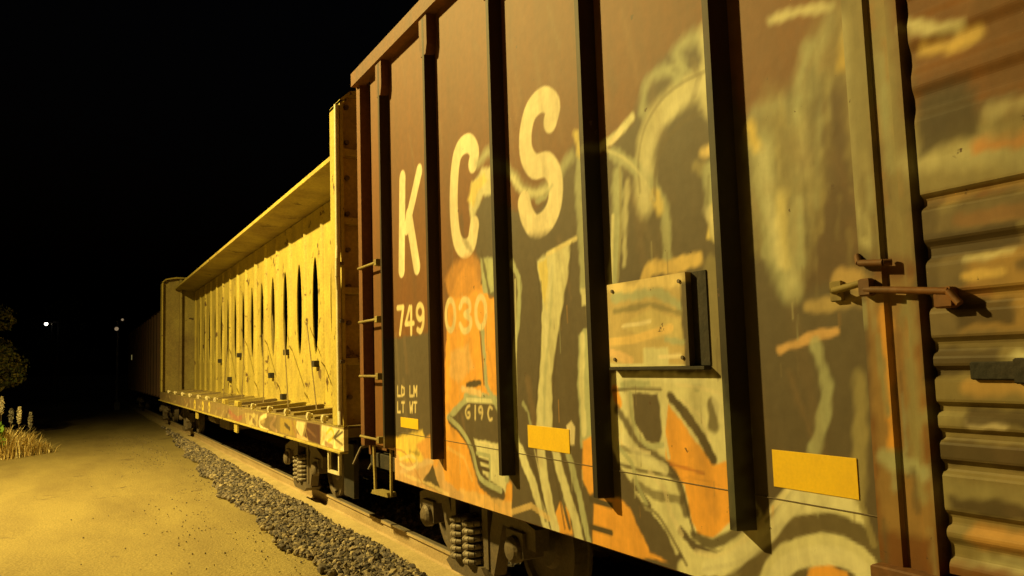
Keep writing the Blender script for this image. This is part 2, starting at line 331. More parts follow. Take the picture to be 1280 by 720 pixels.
B.line([(990, 160), (990, 200)], .05, OG, .05, .6); B.line([(960, 236), (1020, 232)], .05, OG, .05, .7); B.line([(975, 250), (980, 330)], .06, (.74, .64, .3), .05, .8); B.line([(1000, 252), (1000, 330)], .03, PG, .04, .8)
B.line([(975, 437), (1000, 428), (1018, 420), (1046, 414)], .04, PK, .02); B.line([(1020, 432), (1030, 465), (1032, 500), (1024, 545), (1018, 560)], .055, PG, .03, .8)
B.line([(1010, 384), (1040, 380), (1076, 372)], .05, (.6, .44, .2), .04, .8); B.line([(1052, 352), (1080, 350)], .09, (.7, .48, .2), .04, .8)
B.line([(1075, 470), (1075, 620)], .06, OG, .04)
B.poly([(952, 650), (1000, 604), (1066, 602), (1082, 650), (1090, 700), (940, 700)], CR, .03)
B.poly([(880, 760), (940, 700), (960, 668), (1000, 626), (1010, 640), (980, 680), (940, 740)], OG, .03, .8)
B.line([(926, 740), (950, 694), (990, 662), (1040, 654), (1084, 676), (1110, 720), (1116, 760)], .085, (.15, .115, .06), .02)
B.line([(960, 740), (976, 706), (1010, 690), (1050, 690), (1082, 712), (1096, 750)], .12, CR, .02); B.line([(990, 730), (1010, 704), (1040, 698), (1062, 712), (1074, 740)], .035, (.15, .115, .06), .015)
B.poly([(1004, 740), (1012, 712), (1036, 704), (1058, 716), (1070, 750), (1040, 790), (1010, 770)], OR, .02)
# outlines, highlights and drips over the fills
def edge_line(pts, c=DK, w=.018, a=.75): B.line(pts, w, c, .010, a)
edge_line([(669, 328), (674, 360), (676, 420), (672, 480), (667, 540)]); edge_line([(715, 304), (712, 345), (704, 390), (697, 432), (692, 480), (692, 536)])
edge_line([(720, 416), (719, 480), (722, 540)], (.1, .08, .05), .02, .6); edge_line([(651, 348), (651, 400), (646, 450), (646, 520)], (.1, .08, .05), .015, .5)
edge_line([(664, 566), (676, 612), (690, 668)]); edge_line([(688, 568), (698, 612), (706, 660)]); edge_line([(702, 566), (716, 612), (726, 650), (736, 694)]); edge_line([(668, 562), (676, 600), (686, 640)], CR, .012, .7)
edge_line([(766, 488), (790, 486), (826, 487)]); edge_line([(788, 492), (790, 520), (798, 544), (812, 558), (828, 556)], PG, .03, .8); edge_line([(834, 500), (830, 540), (836, 572)], CR, .022, .9)
edge_line([(832, 578), (850, 602), (860, 640), (868, 668)], DK, .02, .8); edge_line([(912, 574), (922, 610), (924, 650)], (.16, .13, .08), .03, .7)
edge_line([(850, 600), (862, 596), (900, 606)], (.75, .34, .06), .010, .7); edge_line([(838, 580), (860, 586), (880, 592)], (.5, .16, .04), .016, .7)
edge_line([(770, 548), (790, 560), (812, 566)], WH, .02, .6); edge_line([(812, 590), (830, 612), (838, 640), (852, 668)], WH, .03, .5); edge_line([(780, 600), (800, 614), (812, 632)], GR, .03, .9)
edge_line([(846, 480), (880, 486), (910, 500), (924, 540)], WH, .02, .5); edge_line([(852, 500), (876, 520), (888, 552)], WH, .015, .5)
edge_line([(774, 560), (790, 580), (796, 604), (808, 630)], PG, .03, .8); edge_line([(800, 628), (822, 644), (842, 676), (858, 706)], DK, .02, .7)
edge_line([(870, 690), (906, 694), (946, 660), (980, 626)], WH, .03, .45); edge_line([(880, 712), (930, 700), (968, 668), (1006, 628)], (.12, .09, .05), .02, .6)
edge_line([(966, 740), (984, 710), (1016, 698), (1050, 698), (1078, 720)], WH, .03, .5); edge_line([(1000, 606), (980, 630), (958, 652)], (.15, .12, .07), .02, .6); edge_line([(1066, 604), (1080, 640), (1092, 680)], OG, .03, .7)
edge_line([(960, 640), (976, 620), (994, 604)], WH, .02, .4); edge_line([(1030, 620), (1020, 636)], OG, .05, .5)
edge_line([(600, 552), (624, 560), (630, 590)], WH, .016, .7); edge_line([(560, 560), (580, 572), (590, 600)], (.95, .6, .2), .03, .6); edge_line([(640, 640), (664, 632), (686, 648)], (.95, .66, .3), .04, .6)
edge_line([(488, 560), (506, 566), (520, 590), (528, 604)], (.62, .3, .1), .02, .7); edge_line([(500, 574), (514, 570), (522, 578), (512, 586), (500, 580)], (.98, .8, .42), .03, .7)
edge_line([(800, 240), (798, 200), (806, 160), (826, 126), (852, 104), (884, 88)], (.18, .14, .08), .02, .5); edge_line([(818, 250), (820, 210), (830, 180), (850, 156), (876, 140)], (.14, .10, .05), .025, .6)
edge_line([(755, 186), (780, 198), (800, 218), (818, 250)], CR, .02, .6); edge_line([(832, 88), (848, 80), (862, 90)], PG, .03, .5); edge_line([(866, 76), (874, 96), (868, 118)], (.2, .15, .08), .04, .5)
edge_line([(886, 220), (884, 262), (890, 300)], (.2, .18, .1), .02, .5); edge_line([(775, 210), (776, 280), (772, 350)], OG, .02, .7)
for k in range(70):
    x0 = random.choice([random.uniform(640, 735), random.uniform(770, 900), random.uniform(960, 1085), random.uniform(560, 620)]); y0 = random.uniform(300, 660); B.line([(x0, y0), (x0+1, y0+random.uniform(12, 60))], random.uniform(.004, .010), random.choice([CR, DK, PG, (.2, .15, .09), OR]), .008, random.uniform(.25, .6))
# --- door post and door (world coordinates: along, height)
B.polyw([(2.0, 4.7), (1.5, 4.7), (1.3, 3.0), (1.72, 3.1), (2.0, 3.3)], BROWN, .1, .9)
B.polyw([(2.04, 3.35), (1.74, 3.1), (1.73, 2.15), (1.98, 2.2)], OG, .08, .8)
B.linew([(1.97, 3.1), (1.96, 2.6), (1.94, 2.25)], .05, CR, .05, .7); B.linew([(1.83, 2.9), (1.82, 2.5)], .05, PG, .05, .7)
B.linew([(1.93, 3.2), (1.94, 2.4)], .05, OG, .05, .7); B.linew([(1.80, 3.0), (1.80, 2.3)], .03, OG, .04, .7)
B.polyw([(1.96, 2.1), (1.76, 2.1), (1.76, 1.2), (1.96, 1.2)], (.34, .20, .07), .04); B.linew([(1.80, 2.0), (1.80, 1.35)], .06, OG, .03)
B.linew([(1.89, 2.0), (1.89, 1.5)], .035, OR, .03); B.linew([(1.92, 1.9), (1.90, 1.62)], .025, OG, .02)
B.linew([(1.85, 1.9), (1.85, 1.4)], .02, (.2, .11, .04), .02); B.linew([(1.93, 1.46), (1.78, 1.42)], .06, PG, .04, .8)
B.polyw([(1.76, 3.0), (-2.9, 3.05), (-2.9, 4.7), (1.76, 4.7)], BROWN, .06)
B.polyw([(1.78, 2.66), (1.5, 2.60), (1.2, 2.56), (1.1, 2.36), (1.74, 2.36)], OG, .07, .9); B.linew([(1.74, 2.5), (1.5, 2.48), (1.3, 2.42)], .08, CR, .08, .5)
B.polyw([(1.3, 2.6), (1.0, 2.62), (.2, 2.6), (.2, 2.36), (1.2, 2.36)], OG, .1)
B.linew([(1.72, 3.0), (1.62, 2.94), (1.54, 2.92)], .04, CR, .03, .8); B.linew([(1.66, 2.88), (1.56, 2.86), (1.48, 2.87)], .045, (.72, .50, .16), .03)
B.linew([(1.50, 2.50), (1.38, 2.48), (1.3, 2.50)], .045, (.66, .33, .12), .03)
B.polyw([(1.70, 2.76), (1.52, 2.74), (1.50, 2.60), (1.68, 2.56)], (.10, .06, .035), .05)
B.polyw([(1.74, 2.34), (-.8, 2.34), (-.8, 1.7), (1.74, 1.7)], (.20, .145, .075), .05)
B.polyw([(1.56, 2.16), (-.6, 2.16), (-.6, 1.88), (1.6, 1.9)], (.50, .30, .09), .06, .9); B.linew([(1.58, 2.08), (1.46, 2.08)], .03, (.88, .6, .2), .02)
B.polyw([(1.74, 1.86), (-.6, 1.86), (-.6, 1.14), (1.74, 1.14)], (.27, .21, .09), .05)
for _ in range(60):
    z0 = random.uniform(1.15, 2.75); s0 = random.uniform(1.0, 1.7)
    B.linew([(s0, z0), (s0-random.uniform(.1, .4), z0+random.uniform(-.01, .01))], random.uniform(.015, .05), random.choice([(.5, .3, .1), (.12, .08, .04), OG, CR, (.42, .17, .06)]), .03, random.uniform(.3, .8))
B.linew([(1.6, 1.72), (.4, 1.72)], .05, (.58, .36, .12), .04); B.linew([(1.74, 1.62), (.8, 1.60)], .05, OG, .04); B.linew([(1.6, 1.6), (1.5, 1.6)], .04, WH, .02)
B.linew([(1.7, 1.36), (.6, 1.36)], .10, OG, .05); B.linew([(1.6, 1.24), (.4, 1.26)], .07, (.6, .33, .1), .05)
for _ in range(34):
    z0 = random.uniform(1.2, 3.2); s0 = random.uniform(1.76, 1.98)
    B.linew([(s0, z0), (s0, z0-random.uniform(.04, .25))], random.uniform(.01, .03), random.choice([(.40, .2, .06), (.14, .10, .05), OG, PG]), .02, random.uniform(.3, .7))
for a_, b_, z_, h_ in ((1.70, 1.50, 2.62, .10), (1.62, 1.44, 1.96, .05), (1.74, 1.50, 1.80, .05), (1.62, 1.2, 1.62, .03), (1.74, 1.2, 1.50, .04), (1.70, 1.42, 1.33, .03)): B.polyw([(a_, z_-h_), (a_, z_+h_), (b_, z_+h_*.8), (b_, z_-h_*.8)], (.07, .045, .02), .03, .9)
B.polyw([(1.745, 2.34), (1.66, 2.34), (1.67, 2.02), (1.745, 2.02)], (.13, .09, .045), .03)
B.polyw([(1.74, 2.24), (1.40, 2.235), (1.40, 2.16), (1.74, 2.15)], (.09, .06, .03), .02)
LT = (.84, .80, .56)
B.line([(962, 740), (978, 710), (1010, 696), (1050, 696), (1080, 716), (1096, 750)], .075, LT, .015, .9)
B.line([(884, 712), (930, 692), (962, 664), (996, 622)], .07, LT, .02, .8); B.poly([(1004, 606), (1060, 606), (1072, 640), (1036, 640), (992, 644)], LT, .02, .7)
B.line([(806, 246), (808, 204), (818, 168), (838, 140), (864, 116), (884, 104)], .06, LT, .035, .55); B.line([(952, 190), (962, 260), (976, 330)], .06, LT, .06, .45)
B.line([(886, 266), (896, 290)], .07, LT, .03, .7); B.line([(690, 330), (684, 380), (682, 430)], .05, LT, .025, .6); B.line([(770, 470), (820, 470), (880, 474)], .05, LT, .02, .7)
B.line([(896, 500), (906, 530), (910, 560)], .06, LT, .025, .6); B.line([(780, 546), (800, 570), (830, 586)], .06, LT, .02, .6)
# cloud of small sprayed scuffs so that no field is one flat tone
for _ in range(150):
    s0 = random.uniform(1.0, 7.1); z0 = random.uniform(.9, 4.7); l = random.uniform(.1, .5)
    c = random.choice([(.13, .09, .05), (.38, .22, .11), (.30, .22, .12)]); dz = random.uniform(-.25, .25)
    B.linew([(s0, z0), (s0-l*.25, z0-l+dz)], random.uniform(.01, .07), c, .05, random.uniform(.08, .28))
def side(name, prof, zs, parent, m, painter=B):
    """surface with plan outline prof [(X, s)...] standing over heights zs"""
    prof = np.array(prof); n = len(prof); k = len(zs)
    V = np.zeros((k, n, 3)); V[:, :, 0] = prof[None, :, 0]; V[:, :, 1] = prof[None, :, 1]; V[:, :, 2] = np.array(zs)[:, None]
    return grid(name, V, parent, m, painter)
def grid(name, V, parent, m, painter):
    k, n, _ = V.shape; V = V.reshape(-1, 3); i = np.arange(k*n).reshape(k, n)
    Q = np.stack([i[:-1, :-1], i[:-1, 1:], i[1:, 1:], i[1:, :-1]], -1).reshape(-1, 4)
    return np_mesh(name, V, Q, m, parent, painter(V[:, 1:3]))
def rs(pts, step):
    out = []
    for a, b in zip(pts, pts[1:]):
        L = math.dist(a, b); n = max(1, int(L/step))
        out += [(a[0]+(b[0]-a[0])*i/n, a[1]+(b[1]-a[1])*i/n) for i in range(n)]
    return out+[pts[-1]]
def ar(a, b, st): return list(np.linspace(a, b, max(2, int(abs(b-a)/st)+1)))

# ================================================================== ground
def sheet(name, xs, ys, zf, m, kind='structure'):
    V = np.array([[(x, y, zf(x, y)) for x in xs] for y in ys]); k, n, _ = V.shape; i = np.arange(k*n).reshape(k, n)
    Q = np.stack([i[:-1, :-1], i[:-1, 1:], i[1:, 1:], i[1:, :-1]], -1).reshape(-1, 4)
    o = np_mesh(name, V.reshape(-1, 3), Q, m, smooth=True); o['kind'] = kind; return o
gx = [-600, -200, -60, -25]+list(np.arange(-15, 3.4, .3))+[4, 8, 20, 60, 200, 600]
gy = [-300, -60, -20]+list(np.arange(-6, 45, .5))+[60, 90, 200, 700, 1500]
def gz(x, y):
    return -.235+.012*math.sin(x*1.3+y*.35)+.008*math.sin(x*3.1-y*.9)
sheet('ground', gx, gy, gz, M['road'])
def edge(s): return 2.27+.06*math.sin(s*1.7)+.04*math.sin(s*4.3+1)+max(0, s-15)*.045
sy = list(np.arange(-12, 60, .5))
V = np.array([[(min(edge(s)+.05, 3.05)+(6.4-min(edge(s)+.05, 3.05))*t, s, -.222+(.012 if t > 0 else -.01)) for t in (0, .05, .3, 1)] for s in sy]); k, n, _ = V.shape; i = np.arange(k*n).reshape(k, n)
o = np_mesh('track_bed', V.reshape(-1, 3), np.stack([i[:-1, :-1], i[:-1, 1:], i[1:, 1:], i[1:, :-1]], -1).reshape(-1, 4), M['bed']); o['kind'] = 'structure'

# concrete edge beside the rail
mb = MB(); mb.prism([(3.045, -.30), (3.215, -.30), (3.215, -.135), (3.06, -.145)], -12, 90, 'y'); o = mb.build('concrete_edge', M['concrete']); o['kind'] = 'structure'
# rails
def rail(x, label, grp='rails of the track under the train'):
    t = empty('rail', (x, 0, -.2), label, 'rail', grp)
    p = [(-.075, -.2), (.075, -.2), (.075, -.185), (.012, -.16), (.010, -.05), (.036, -.035), (.036, -.006), (-.036, -.006), (-.036, -.035), (-.010, -.05), (-.012, -.16), (-.075, -.185)]
    MB().prism([(x+a, b) for a, b in p], -12, 95, 'y').build('rail_web', M['rail'], t)
    MB().prism([(x-.035, -.006), (x+.035, -.006), (x+.028, .0), (x-.028, .0)], -12, 95, 'y').build('rail_head', M['railtop'], t)
rail(3.32, 'near steel rail, dusty yellow, running beside the gravel strip and the pale concrete edge')
rail(4.86, 'far steel rail in the shadow beneath the freight train')

# ballast stones: uncountable, one object
def stones():
    t = (1+5**.5)/2
    iv = np.array([(-1, t, 0), (1, t, 0), (-1, -t, 0), (1, -t, 0), (0, -1, t), (0, 1, t), (0, -1, -t), (0, 1, -t), (t, 0, -1), (t, 0, 1), (-t, 0, -1), (-t, 0, 1)])/math.hypot(1, t)
    fi = np.array([(0, 11, 5), (0, 5, 1), (0, 1, 7), (0, 7, 10), (0, 10, 11), (1, 5, 9), (5, 11, 4), (11, 10, 2), (10, 7, 6), (7, 1, 8), (3, 9, 4), (3, 4, 2), (3, 2, 6), (3, 6, 8), (3, 8, 9), (4, 9, 5), (2, 4, 11), (6, 2, 10), (8, 6, 7), (9, 8, 1)])
    P = []
    for s0, s1, den, smin, smax in ((2.5, 15, 1150, .014, .034), (15, 24, 650, .016, .036), (24, 44, 260, .018, .04)):
        n = int(den*1.0*(s1-s0)); s = rng.uniform(s0, s1, n); x = rng.uniform(2.0, 3.06, n)
        e = np.array([edge(q) for q in s]); keep = x > e+rng.exponential(.05, n)-.07; keep &= x < 3.05
        P.append(np.c_[x, s, np.full(n, -.20)+rng.uniform(-.01, .02, n)+.02*np.sin(s*2+x*5), rng.uniform(smin, smax, n)*1.3][keep])
    n = 9000; s = rng.uniform(3, 24, n); x = rng.uniform(3.42, 6.2, n)
    P.append(np.c_[x, s, np.full(n, -.20)+rng.uniform(-.01, .02, n), rng.uniform(.02, .04, n)])
    n = 1300; s = rng.uniform(3, 30, n); x = 2.27-np.abs(rng.normal(0, .8, n))      # strays on the asphalt
    P.append(np.c_[x, s, np.full(n, -.228), rng.uniform(.004, .013, n)])
    P = np.concatenate(P); n = len(P)
    sc = P[:, 3][:, None]*rng.uniform(.6, 1.3, (n, 3))
    V = iv[None]*rng.uniform(.72, 1.22, (n, 12, 1))*sc[:, None, :]
    a = rng.uniform(0, 2*PI, n); ca, sa = np.cos(a)[:, None], np.sin(a)[:, None]
    V = np.stack([V[..., 0]*ca-V[..., 1]*sa, V[..., 0]*sa+V[..., 1]*ca, V[..., 2]], -1)
    b = rng.uniform(-.7, .7, n); cb, sb = np.cos(b)[:, None], np.sin(b)[:, None]
    V = np.stack([V[..., 0], V[..., 1]*cb-V[..., 2]*sb, V[..., 1]*sb+V[..., 2]*cb], -1)+P[:, None, :3]
    Q = (fi[None]+12*np.arange(n)[:, None, None]).reshape(-1, 3)
    tone = np.array([(.16, .13, .11), (.24, .19, .13), (.10, .085, .08), (.32, .26, .17), (.20, .17, .15)])[rng.integers(0, 5, n)]*rng.uniform(.4, 1.5, (n, 1))
    o = np_mesh('ballast_gravel', V.reshape(-1, 3), Q, M['stone'], None, np.repeat(tone, 12, 0))
    props(o, 'loose dark and tan ballast stones strewn between asphalt and near rail', 'gravel', kind='stuff')
stones()

# ================================================================== running gear
def coil(mb, x, y, z0, z1, r, n=5, wr=.016):
    pts = []
    N = n*14
    for i in range(N+1):
        a = 2*PI*n*i/N; pts.append((x+r*math.cos(a), y+r*math.sin(a), z0+(z1-z0)*i/N))
    for a, b in zip(pts, pts[1:]): mb.tube(a, b, wr, n=6)
    mb.tube((x, y, z0), (x, y, z1), r*.55, n=10)
def truck(parent, c, cx=4.09, detail=True):
    t = MB().box(cx-1.0, cx+1.0, c-.16, c+.16, .48, .70).box(cx-.16, cx+.16, c-.16, c+.16, .70, .86).build('truck', M['black'], parent)
    for sgn in (-1, 1):
        X = cx+sgn*1.02; a, b = X-.06, X+.06
        mb = MB()
        top = [(-1.12, .44), (-1.12, .60), (-.62, .74), (-.34, .80), (.34, .80), (.62, .74), (1.12, .60), (1.12, .44), (1.0, .44), (.86, .54), (.62, .56), (.36, .66), (-.36, .66), (-.62, .56), (-.86, .54), (-1.0, .44)]
        mb.prism([(c+p, q) for p, q in top], a, b)
        for k in (-1, 1):
            mb.prism([(c+k*.62, .60), (c+k*.44, .64), (c+k*.28, .18), (c+k*.42, .12)], a+.004, b-.004)
            mb.prism([(c+k*.36, .72), (c+k*.26, .72), (c+k*.26, .16), (c+k*.36, .16)], a-.01, b+.008)
            mb.box(a-.03, b+.03, c+k*.85-.13, c+k*.85+.13, .36, .56)
        mb.prism([(c-.40, .10), (c-.30, .17), (c+.30, .17), (c+.40, .10), (c+.28, .04), (c-.28, .04)], a-.05, b+.05)
        mb.build('side_frame', M['steel'], t)
        for k in (-1, 1):
            xo = X+sgn*.06
            MB().disc(xo, xo+sgn*.13, c+k*.85, .42, .11, 18, [(xo, .105), (xo+sgn*.06, .10), (xo+sgn*.08, .075), (xo+sgn*.09, .03)]).build('bearing_cap', M['steel'], t)
        if detail:
            for k in (-1, 1):
                mb = MB(); coil(mb, X+sgn*.05, c+k*.125, .16, .53, .105, 6, .027); mb.build('spring', M['spring'], t)
    for k in (-1, 1):
        mb = MB()
        for sgn in (-1, 1):
            x = cx+sgn*.77; s_ = sgn
            mb.disc(0, 0, c+k*.85, .42, .42, 36, [(x+s_*.07, .05), (x+s_*.07, .16), (x+s_*.03, .19), (x+s_*.03, .34), (x+s_*.065, .36), (x+s_*.065, .415), (x-s_*.045, .42), (x-s_*.05, .447), (x-s_*.075, .447), (x-s_*.075, .36), (x-s_*.02, .34), (x-s_*.02, .19), (x-s_*.06, .15), (x-s_*.06, .05)])
        mb.tube((cx-.7, c+k*.85, .42), (cx+.7, c+k*.85, .42), .08, n=12)
        mb.build('wheelset', M['steel'], t)
    MB().box(cx-.8, cx+.8, c-.46, c-.38, .34, .44).box(cx-.8, cx+.8, c+.38, c+.46, .34, .44).build('brake_beam', M['black'], t)
def coupler(parent, s, d):
    e = s+d*.42
    m = MB().box(4.0, 4.18, s, s+d*.30, .80, .96)
    m.prism([(3.98, s+d*.26), (4.20, s+d*.26), (4.26, s+d*.36), (4.24, e), (4.13, e), (4.10, s+d*.35), (4.02, e-d*.02), (3.95, e-d*.05)], .74, 1.02, 'z')
    m.build('coupler', M['steel'], parent)
    MB().path([(3.75, s-d*.02, .78), (3.74, s+d*.14, .66), (3.80, s+d*.26, .46), (3.86, s+d*.42, .42)], .028).build('air_hose', M['black'], parent)
    MB().path([(4.1, s+d*.18, 1.02), (3.5, s+d*.16, 1.0), (2.8, s+d*.12, .96), (2.70, s+d*.14, .78)], .014).build('uncoupling_lever', M['steel'], parent)

# ================================================================== boxcar
E0, E1 = 7.95, -9.35; MID = (E0+E1)/2
box = empty('boxcar', (4.09, MID, 0), 'rust brown boxcar sprayed with cream and orange graffiti, nearest the camera', 'boxcar', 'cars of the freight train')
XS = 2.62; ZB, ZT = .80, 4.92
ribs = [7.10, 5.98, 4.80, 3.68, 2.63]
P1 = M['paint']
bounds = [7.62]+ribs+[1.96]
for a, b in zip(bounds, bounds[1:]):
    zb = 1.06 if a > 7.5 else ZB
    st = .009
    side('side_panel', [(XS+.03, a)]+rs([(XS, a), (XS, b)], st)+[(XS+.03, b)], ar(zb, 4.76, .010), box, P1)
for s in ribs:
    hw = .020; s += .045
    side('side_post', rs([(XS, s+hw+.05), (XS-.085, s+hw), (XS-.085, s-hw), (XS, s-hw-.035)], .02), ar(1.085, 4.74, .02), box, P1, lambda P: B(P)*.15)  # shade of the posts put into their paint as a near-black tone
    MB().prism([(s+.08, 4.50), (s+.08, 4.76), (s-.08, 4.76), (s-.08, 4.50), (s-.05, 4.42), (s+.05, 4.42)], XS-.084, XS).build('post_gusset', M['brown'], box)
# lower side sill: seams
mb = MB()
for z in (1.235,):
    mb.box(XS-.004, XS+.004, 1.98, 7.04, z-.002, z+.002)
mb.build('side_seam', M['steel'], box)
# far door-side panels (behind the camera) and the far side of the car
mb = MB()
mb.box(XS, XS+.04, E1, -2.9, ZB, 4.76)
for s in ribs: mb.box(XS-.068, XS, -1.4-s+.3-.06, -1.4-s+.3+.06, 1.02, 4.74)
mb.box(8.18-XS, 8.18-XS-.04, E1, E0, ZB, 4.76)
for k in range(16): mb.box(8.18-XS, 8.18-XS+.068, E1+.5+k*1.08, E1+.62+k*1.08, 1.02, 4.74)
mb.build('rear_side_wall', M['brown'], box)
# end panels with corrugations
for s, d in ((E0, 1), (E1, -1)):
    mb = MB().box(2.66, 5.52, s-d*.06, s, .95, 4.80)
    for k in range(9): mb.tube((2.8, s+d*.01, 1.3+k*.4), (5.38, s+d*.01, 1.3+k*.4), .05, n=8)
    mb.build('end_wall', M['brown'], box)
# corner posts
for s in (7.88, E1+.07):
    MB().box(XS-.045, XS+.06, s-.05, s+.06, 1.05, 4.80).build('corner_post', M['brown'], box)
MB().box(XS+.10, XS+.13, 7.60, 7.86, 1.0, 4.78).build('recess_plate', M['brown'], box)
# roof: eave chord and ribbed roof
MB().prism([(XS-.105, 4.76), (XS+.02, 4.76), (XS+.02, 4.93), (XS-.08, 4.93), (XS-.105, 4.90)], E1, E0-.02, 'y').build('eave', M['brown'], box)
MB().prism([(8.18-XS+.085, 4.76), (8.18-XS-.02, 4.76), (8.18-XS-.02, 4.93), (8.18-XS+.06, 4.93)], E1, E0-.02, 'y').build('eave', M['brown'], box)
mb = MB().prism([(XS+.02, 4.86), (8.16-XS, 4.86), (8.16-XS, 4.93), (4.09, 5.08), (XS+.02, 4.93)], E1, E0-.02, 'y')
for k in range(15):
    s = E0-.6-k*1.15
    mb.prism([(XS+.05, 4.94), (4.09, 5.085), (8.13-XS, 4.94), (8.13-XS, 4.98), (4.09, 5.13), (XS+.05, 4.98)], s-.04, s+.04, 'y')
mb.build('roof', M['brown'], box)
MB().box(XS+.05, 8.13-XS, E1+.02, E0-.02, .84, .98).box(3.9, 4.28, E1, E0, .62, .84).build('underframe', M['black'], box)
# bottom side rail below sill panels
MB().box(XS+.012, XS+.06, E1, 7.12, ZB-.012, ZB+.05).build('side_sill', M['brown'], box)
# ladder rungs and stirrup
for z in (2.83, 2.285, 1.745, 1.15):
    MB().path([(XS+.02, 7.86, z), (XS-.085, 7.83, z), (XS-.085, 7.30, z), (XS, 7.28, z)], .013).box(XS-.10, XS, 7.25, 7.31, z-.035, z+.03).build('ladder_rung', M['yellow_old'], box)
MB().prism([(7.73, 1.06), (7.69, 1.06), (7.66, .64), (7.70, .60)], XS, XS+.02).prism([(7.70, .60), (7.66, .64), (7.25, .66), (7.22, .62)], XS-.03, XS+.06).prism([(7.25, .66), (7.22, .62), (7.20, 1.06), (7.24, 1.06)], XS, XS+.02).build('stirrup_step', M['yellow_old'], box)
# routing board
V = []
bz = [(2.25, 3.60), (2.25, 2.955)]
pts = [(XS+.001, 3.602), (XS-.040, 3.600), (XS-.040, 2.955), (XS+.001, 2.953)]
PB = Painter((.60, .46, .22))
PB.line([(770, 358), (800, 364), (820, 352), (856, 350)], .07, (.9, .70, .34), .03); PB.line([(775, 372), (830, 366), (860, 384)], .05, PG, .03)
PB.line([(776, 390), (820, 380), (866, 394)], .03, OG, .02); PB.poly([(790, 404), (820, 386), (858, 400), (868, 430), (810, 420), (786, 408)], (.66, .54, .26), .02)
PB.line([(768, 428), (800, 424), (846, 410)], .045, (.88, .62, .26), .015); PB.line([(770, 440), (796, 450)], .05, (.88, .6, .3), .02); PB.line([(786, 408), (820, 402)], .02, WH, .01)
PB.poly([(812, 436), (842, 434), (844, 458), (812, 458)], CR, .02); PB.line([(832, 446), (858, 444)], .02, WH, .01); PB.line([(770, 456), (866, 458)], .02, CR, .01)
PB.poly([(858, 352), (872, 350), (872, 460), (864, 460)], GR, .02); PB.line([(840, 424), (862, 428)], .03, PG, .02)
o = side('routing_board', rs(pts, .012), ar(1.80, 2.25, .01), box, P1, PB)
MB().box(XS-.046, XS, 2.85, 3.60, 1.780, 1.798).build('board_ledge', M['black'], box)
MB().box(XS-.006, XS+.001, 2.85, 2.952, 1.80, 2.25).build('board_shade_strip', M['black'], box)  # flat black strip painting in the shadow beside the board
for s in (3.55, 3.0):
    for z in (1.84, 2.21): MB().tube((XS-.038, s, z), (XS-.047, s, z), .010, n=8).build('board_bolt', M['steel'], box)
# reflective tape
for s0, s1, z0, z1 in ((6.92, 6.50, 1.285, 1.375), (4.60, 4.10, 1.285, 1.43), (2.505, 2.085, 1.285, 1.44)):
    MB().box(XS-.0035, XS+.002, s1, s0, z0, z1).build('reflective_strip', M['refl'], box)
# door post
pp = [(XS, 2.00), (XS-.05, 1.975), (XS-.05, 1.885), (XS-.035, 1.875), (XS-.035, 1.80), (XS-.055, 1.79), (XS-.055, 1.745), (XS+.01, 1.735)]
side('door_post', rs(pp, .012), ar(.95, 4.76, .015), box, P1)
# sliding door with horizontal corrugations
zs = []; grooves = [(2.862, .03), (2.70, .028), (2.35, .022), (2.175, .032), (2.005, .026), (1.852, .026), (1.765, .018), (1.645, .018), (1.555, .02), (1.45, .02), (1.275, .025), (1.175, .035)]
grooves += [(3.05+.19*k, .03) for k in range(9)]
def dx(z):
    v = XS-.045
    for g, hw in grooves:
        u = abs(z-g)/hw
        dp = .019 if g < 2.4 else .012
        if g > 2.4: u *= .62
        if u < 1.5: v = max(v, XS-.045+dp*(.5+.5*math.cos(PI*min(1, max(0, u-.4)/1.1))))
    return v
zz = ar(1.10, 4.70, .008)
prof = [(dx(z), z) for z in zz]; ss = [1.72]+ar(1.715, .95, .012)+ar(.9, -2.9, .1)
V = np.zeros((len(prof), len(ss), 3)); V[:, :, 0] = np.array([p[0] for p in prof])[:, None]; V[:, :, 1] = np.array(ss)[None]; V[:, :, 2] = np.array(zz)[:, None]
V[:, 0, 0] = XS+.03
door = grid('door', V, box, P1, B)
for z in (1.05, 4.70):
    MB().box(XS-.10, XS+.01, -3.2, 1.98, z-.035, z+.035).build('door_track', M['brown'], box)
MB().path([(XS-.075, 1.94, 2.07), (XS-.08, 1.80, 2.055), (XS-.08, 1.62, 2.035), (XS-.085, 1.58, 1.99)], .013).box(XS-.085, XS-.05, 1.915, 1.96, 2.045, 2.11).box(XS-.085, XS-.04, 1.61, 1.67, 1.98, 2.05).build('door_handle', M['brown'], door)
MB().box(XS-.06, XS-.04, 1.44, 1.58, 1.742, 1.80).box(XS-.065, XS-.04, 1.40, 1.44, 1.73, 1.81).build('door_latch', M['black'], door)
MB().path([(XS-.05, 1.98, 2.20), (XS-.07, 1.96, 2.17), (XS-.07, 1.86, 2.16), (XS-.05, 1.84, 2.16)], .013).build('door_stop', M['brown'], box)
MB().path([(XS-.0, 2.12, 2.08), (XS-.05, 2.10, 2.08), (XS-.05, 1.96, 2.10)], .014).box(XS-.02, XS, 2.09, 2.14, 2.04, 2.12).build('grab_iron', M['yellow_old'], box)
truck(box, 6.35); truck(box, -7.7, detail=False)
coupler(box, E0, 1)

# ================================================================== centre beam flat car (8.75 .. 29.9)
A0, A1 = 8.75, 29.95
flat = empty('lumber_flatcar', (4.15, (A0+A1)/2, 0), 'yellow centre beam lumber flatcar with slotted middle wall and tall end bulkheads', 'flatcar', 'cars of the freight train')
FX = 2.64; GX = 8.30-FX; CXF = 4.15
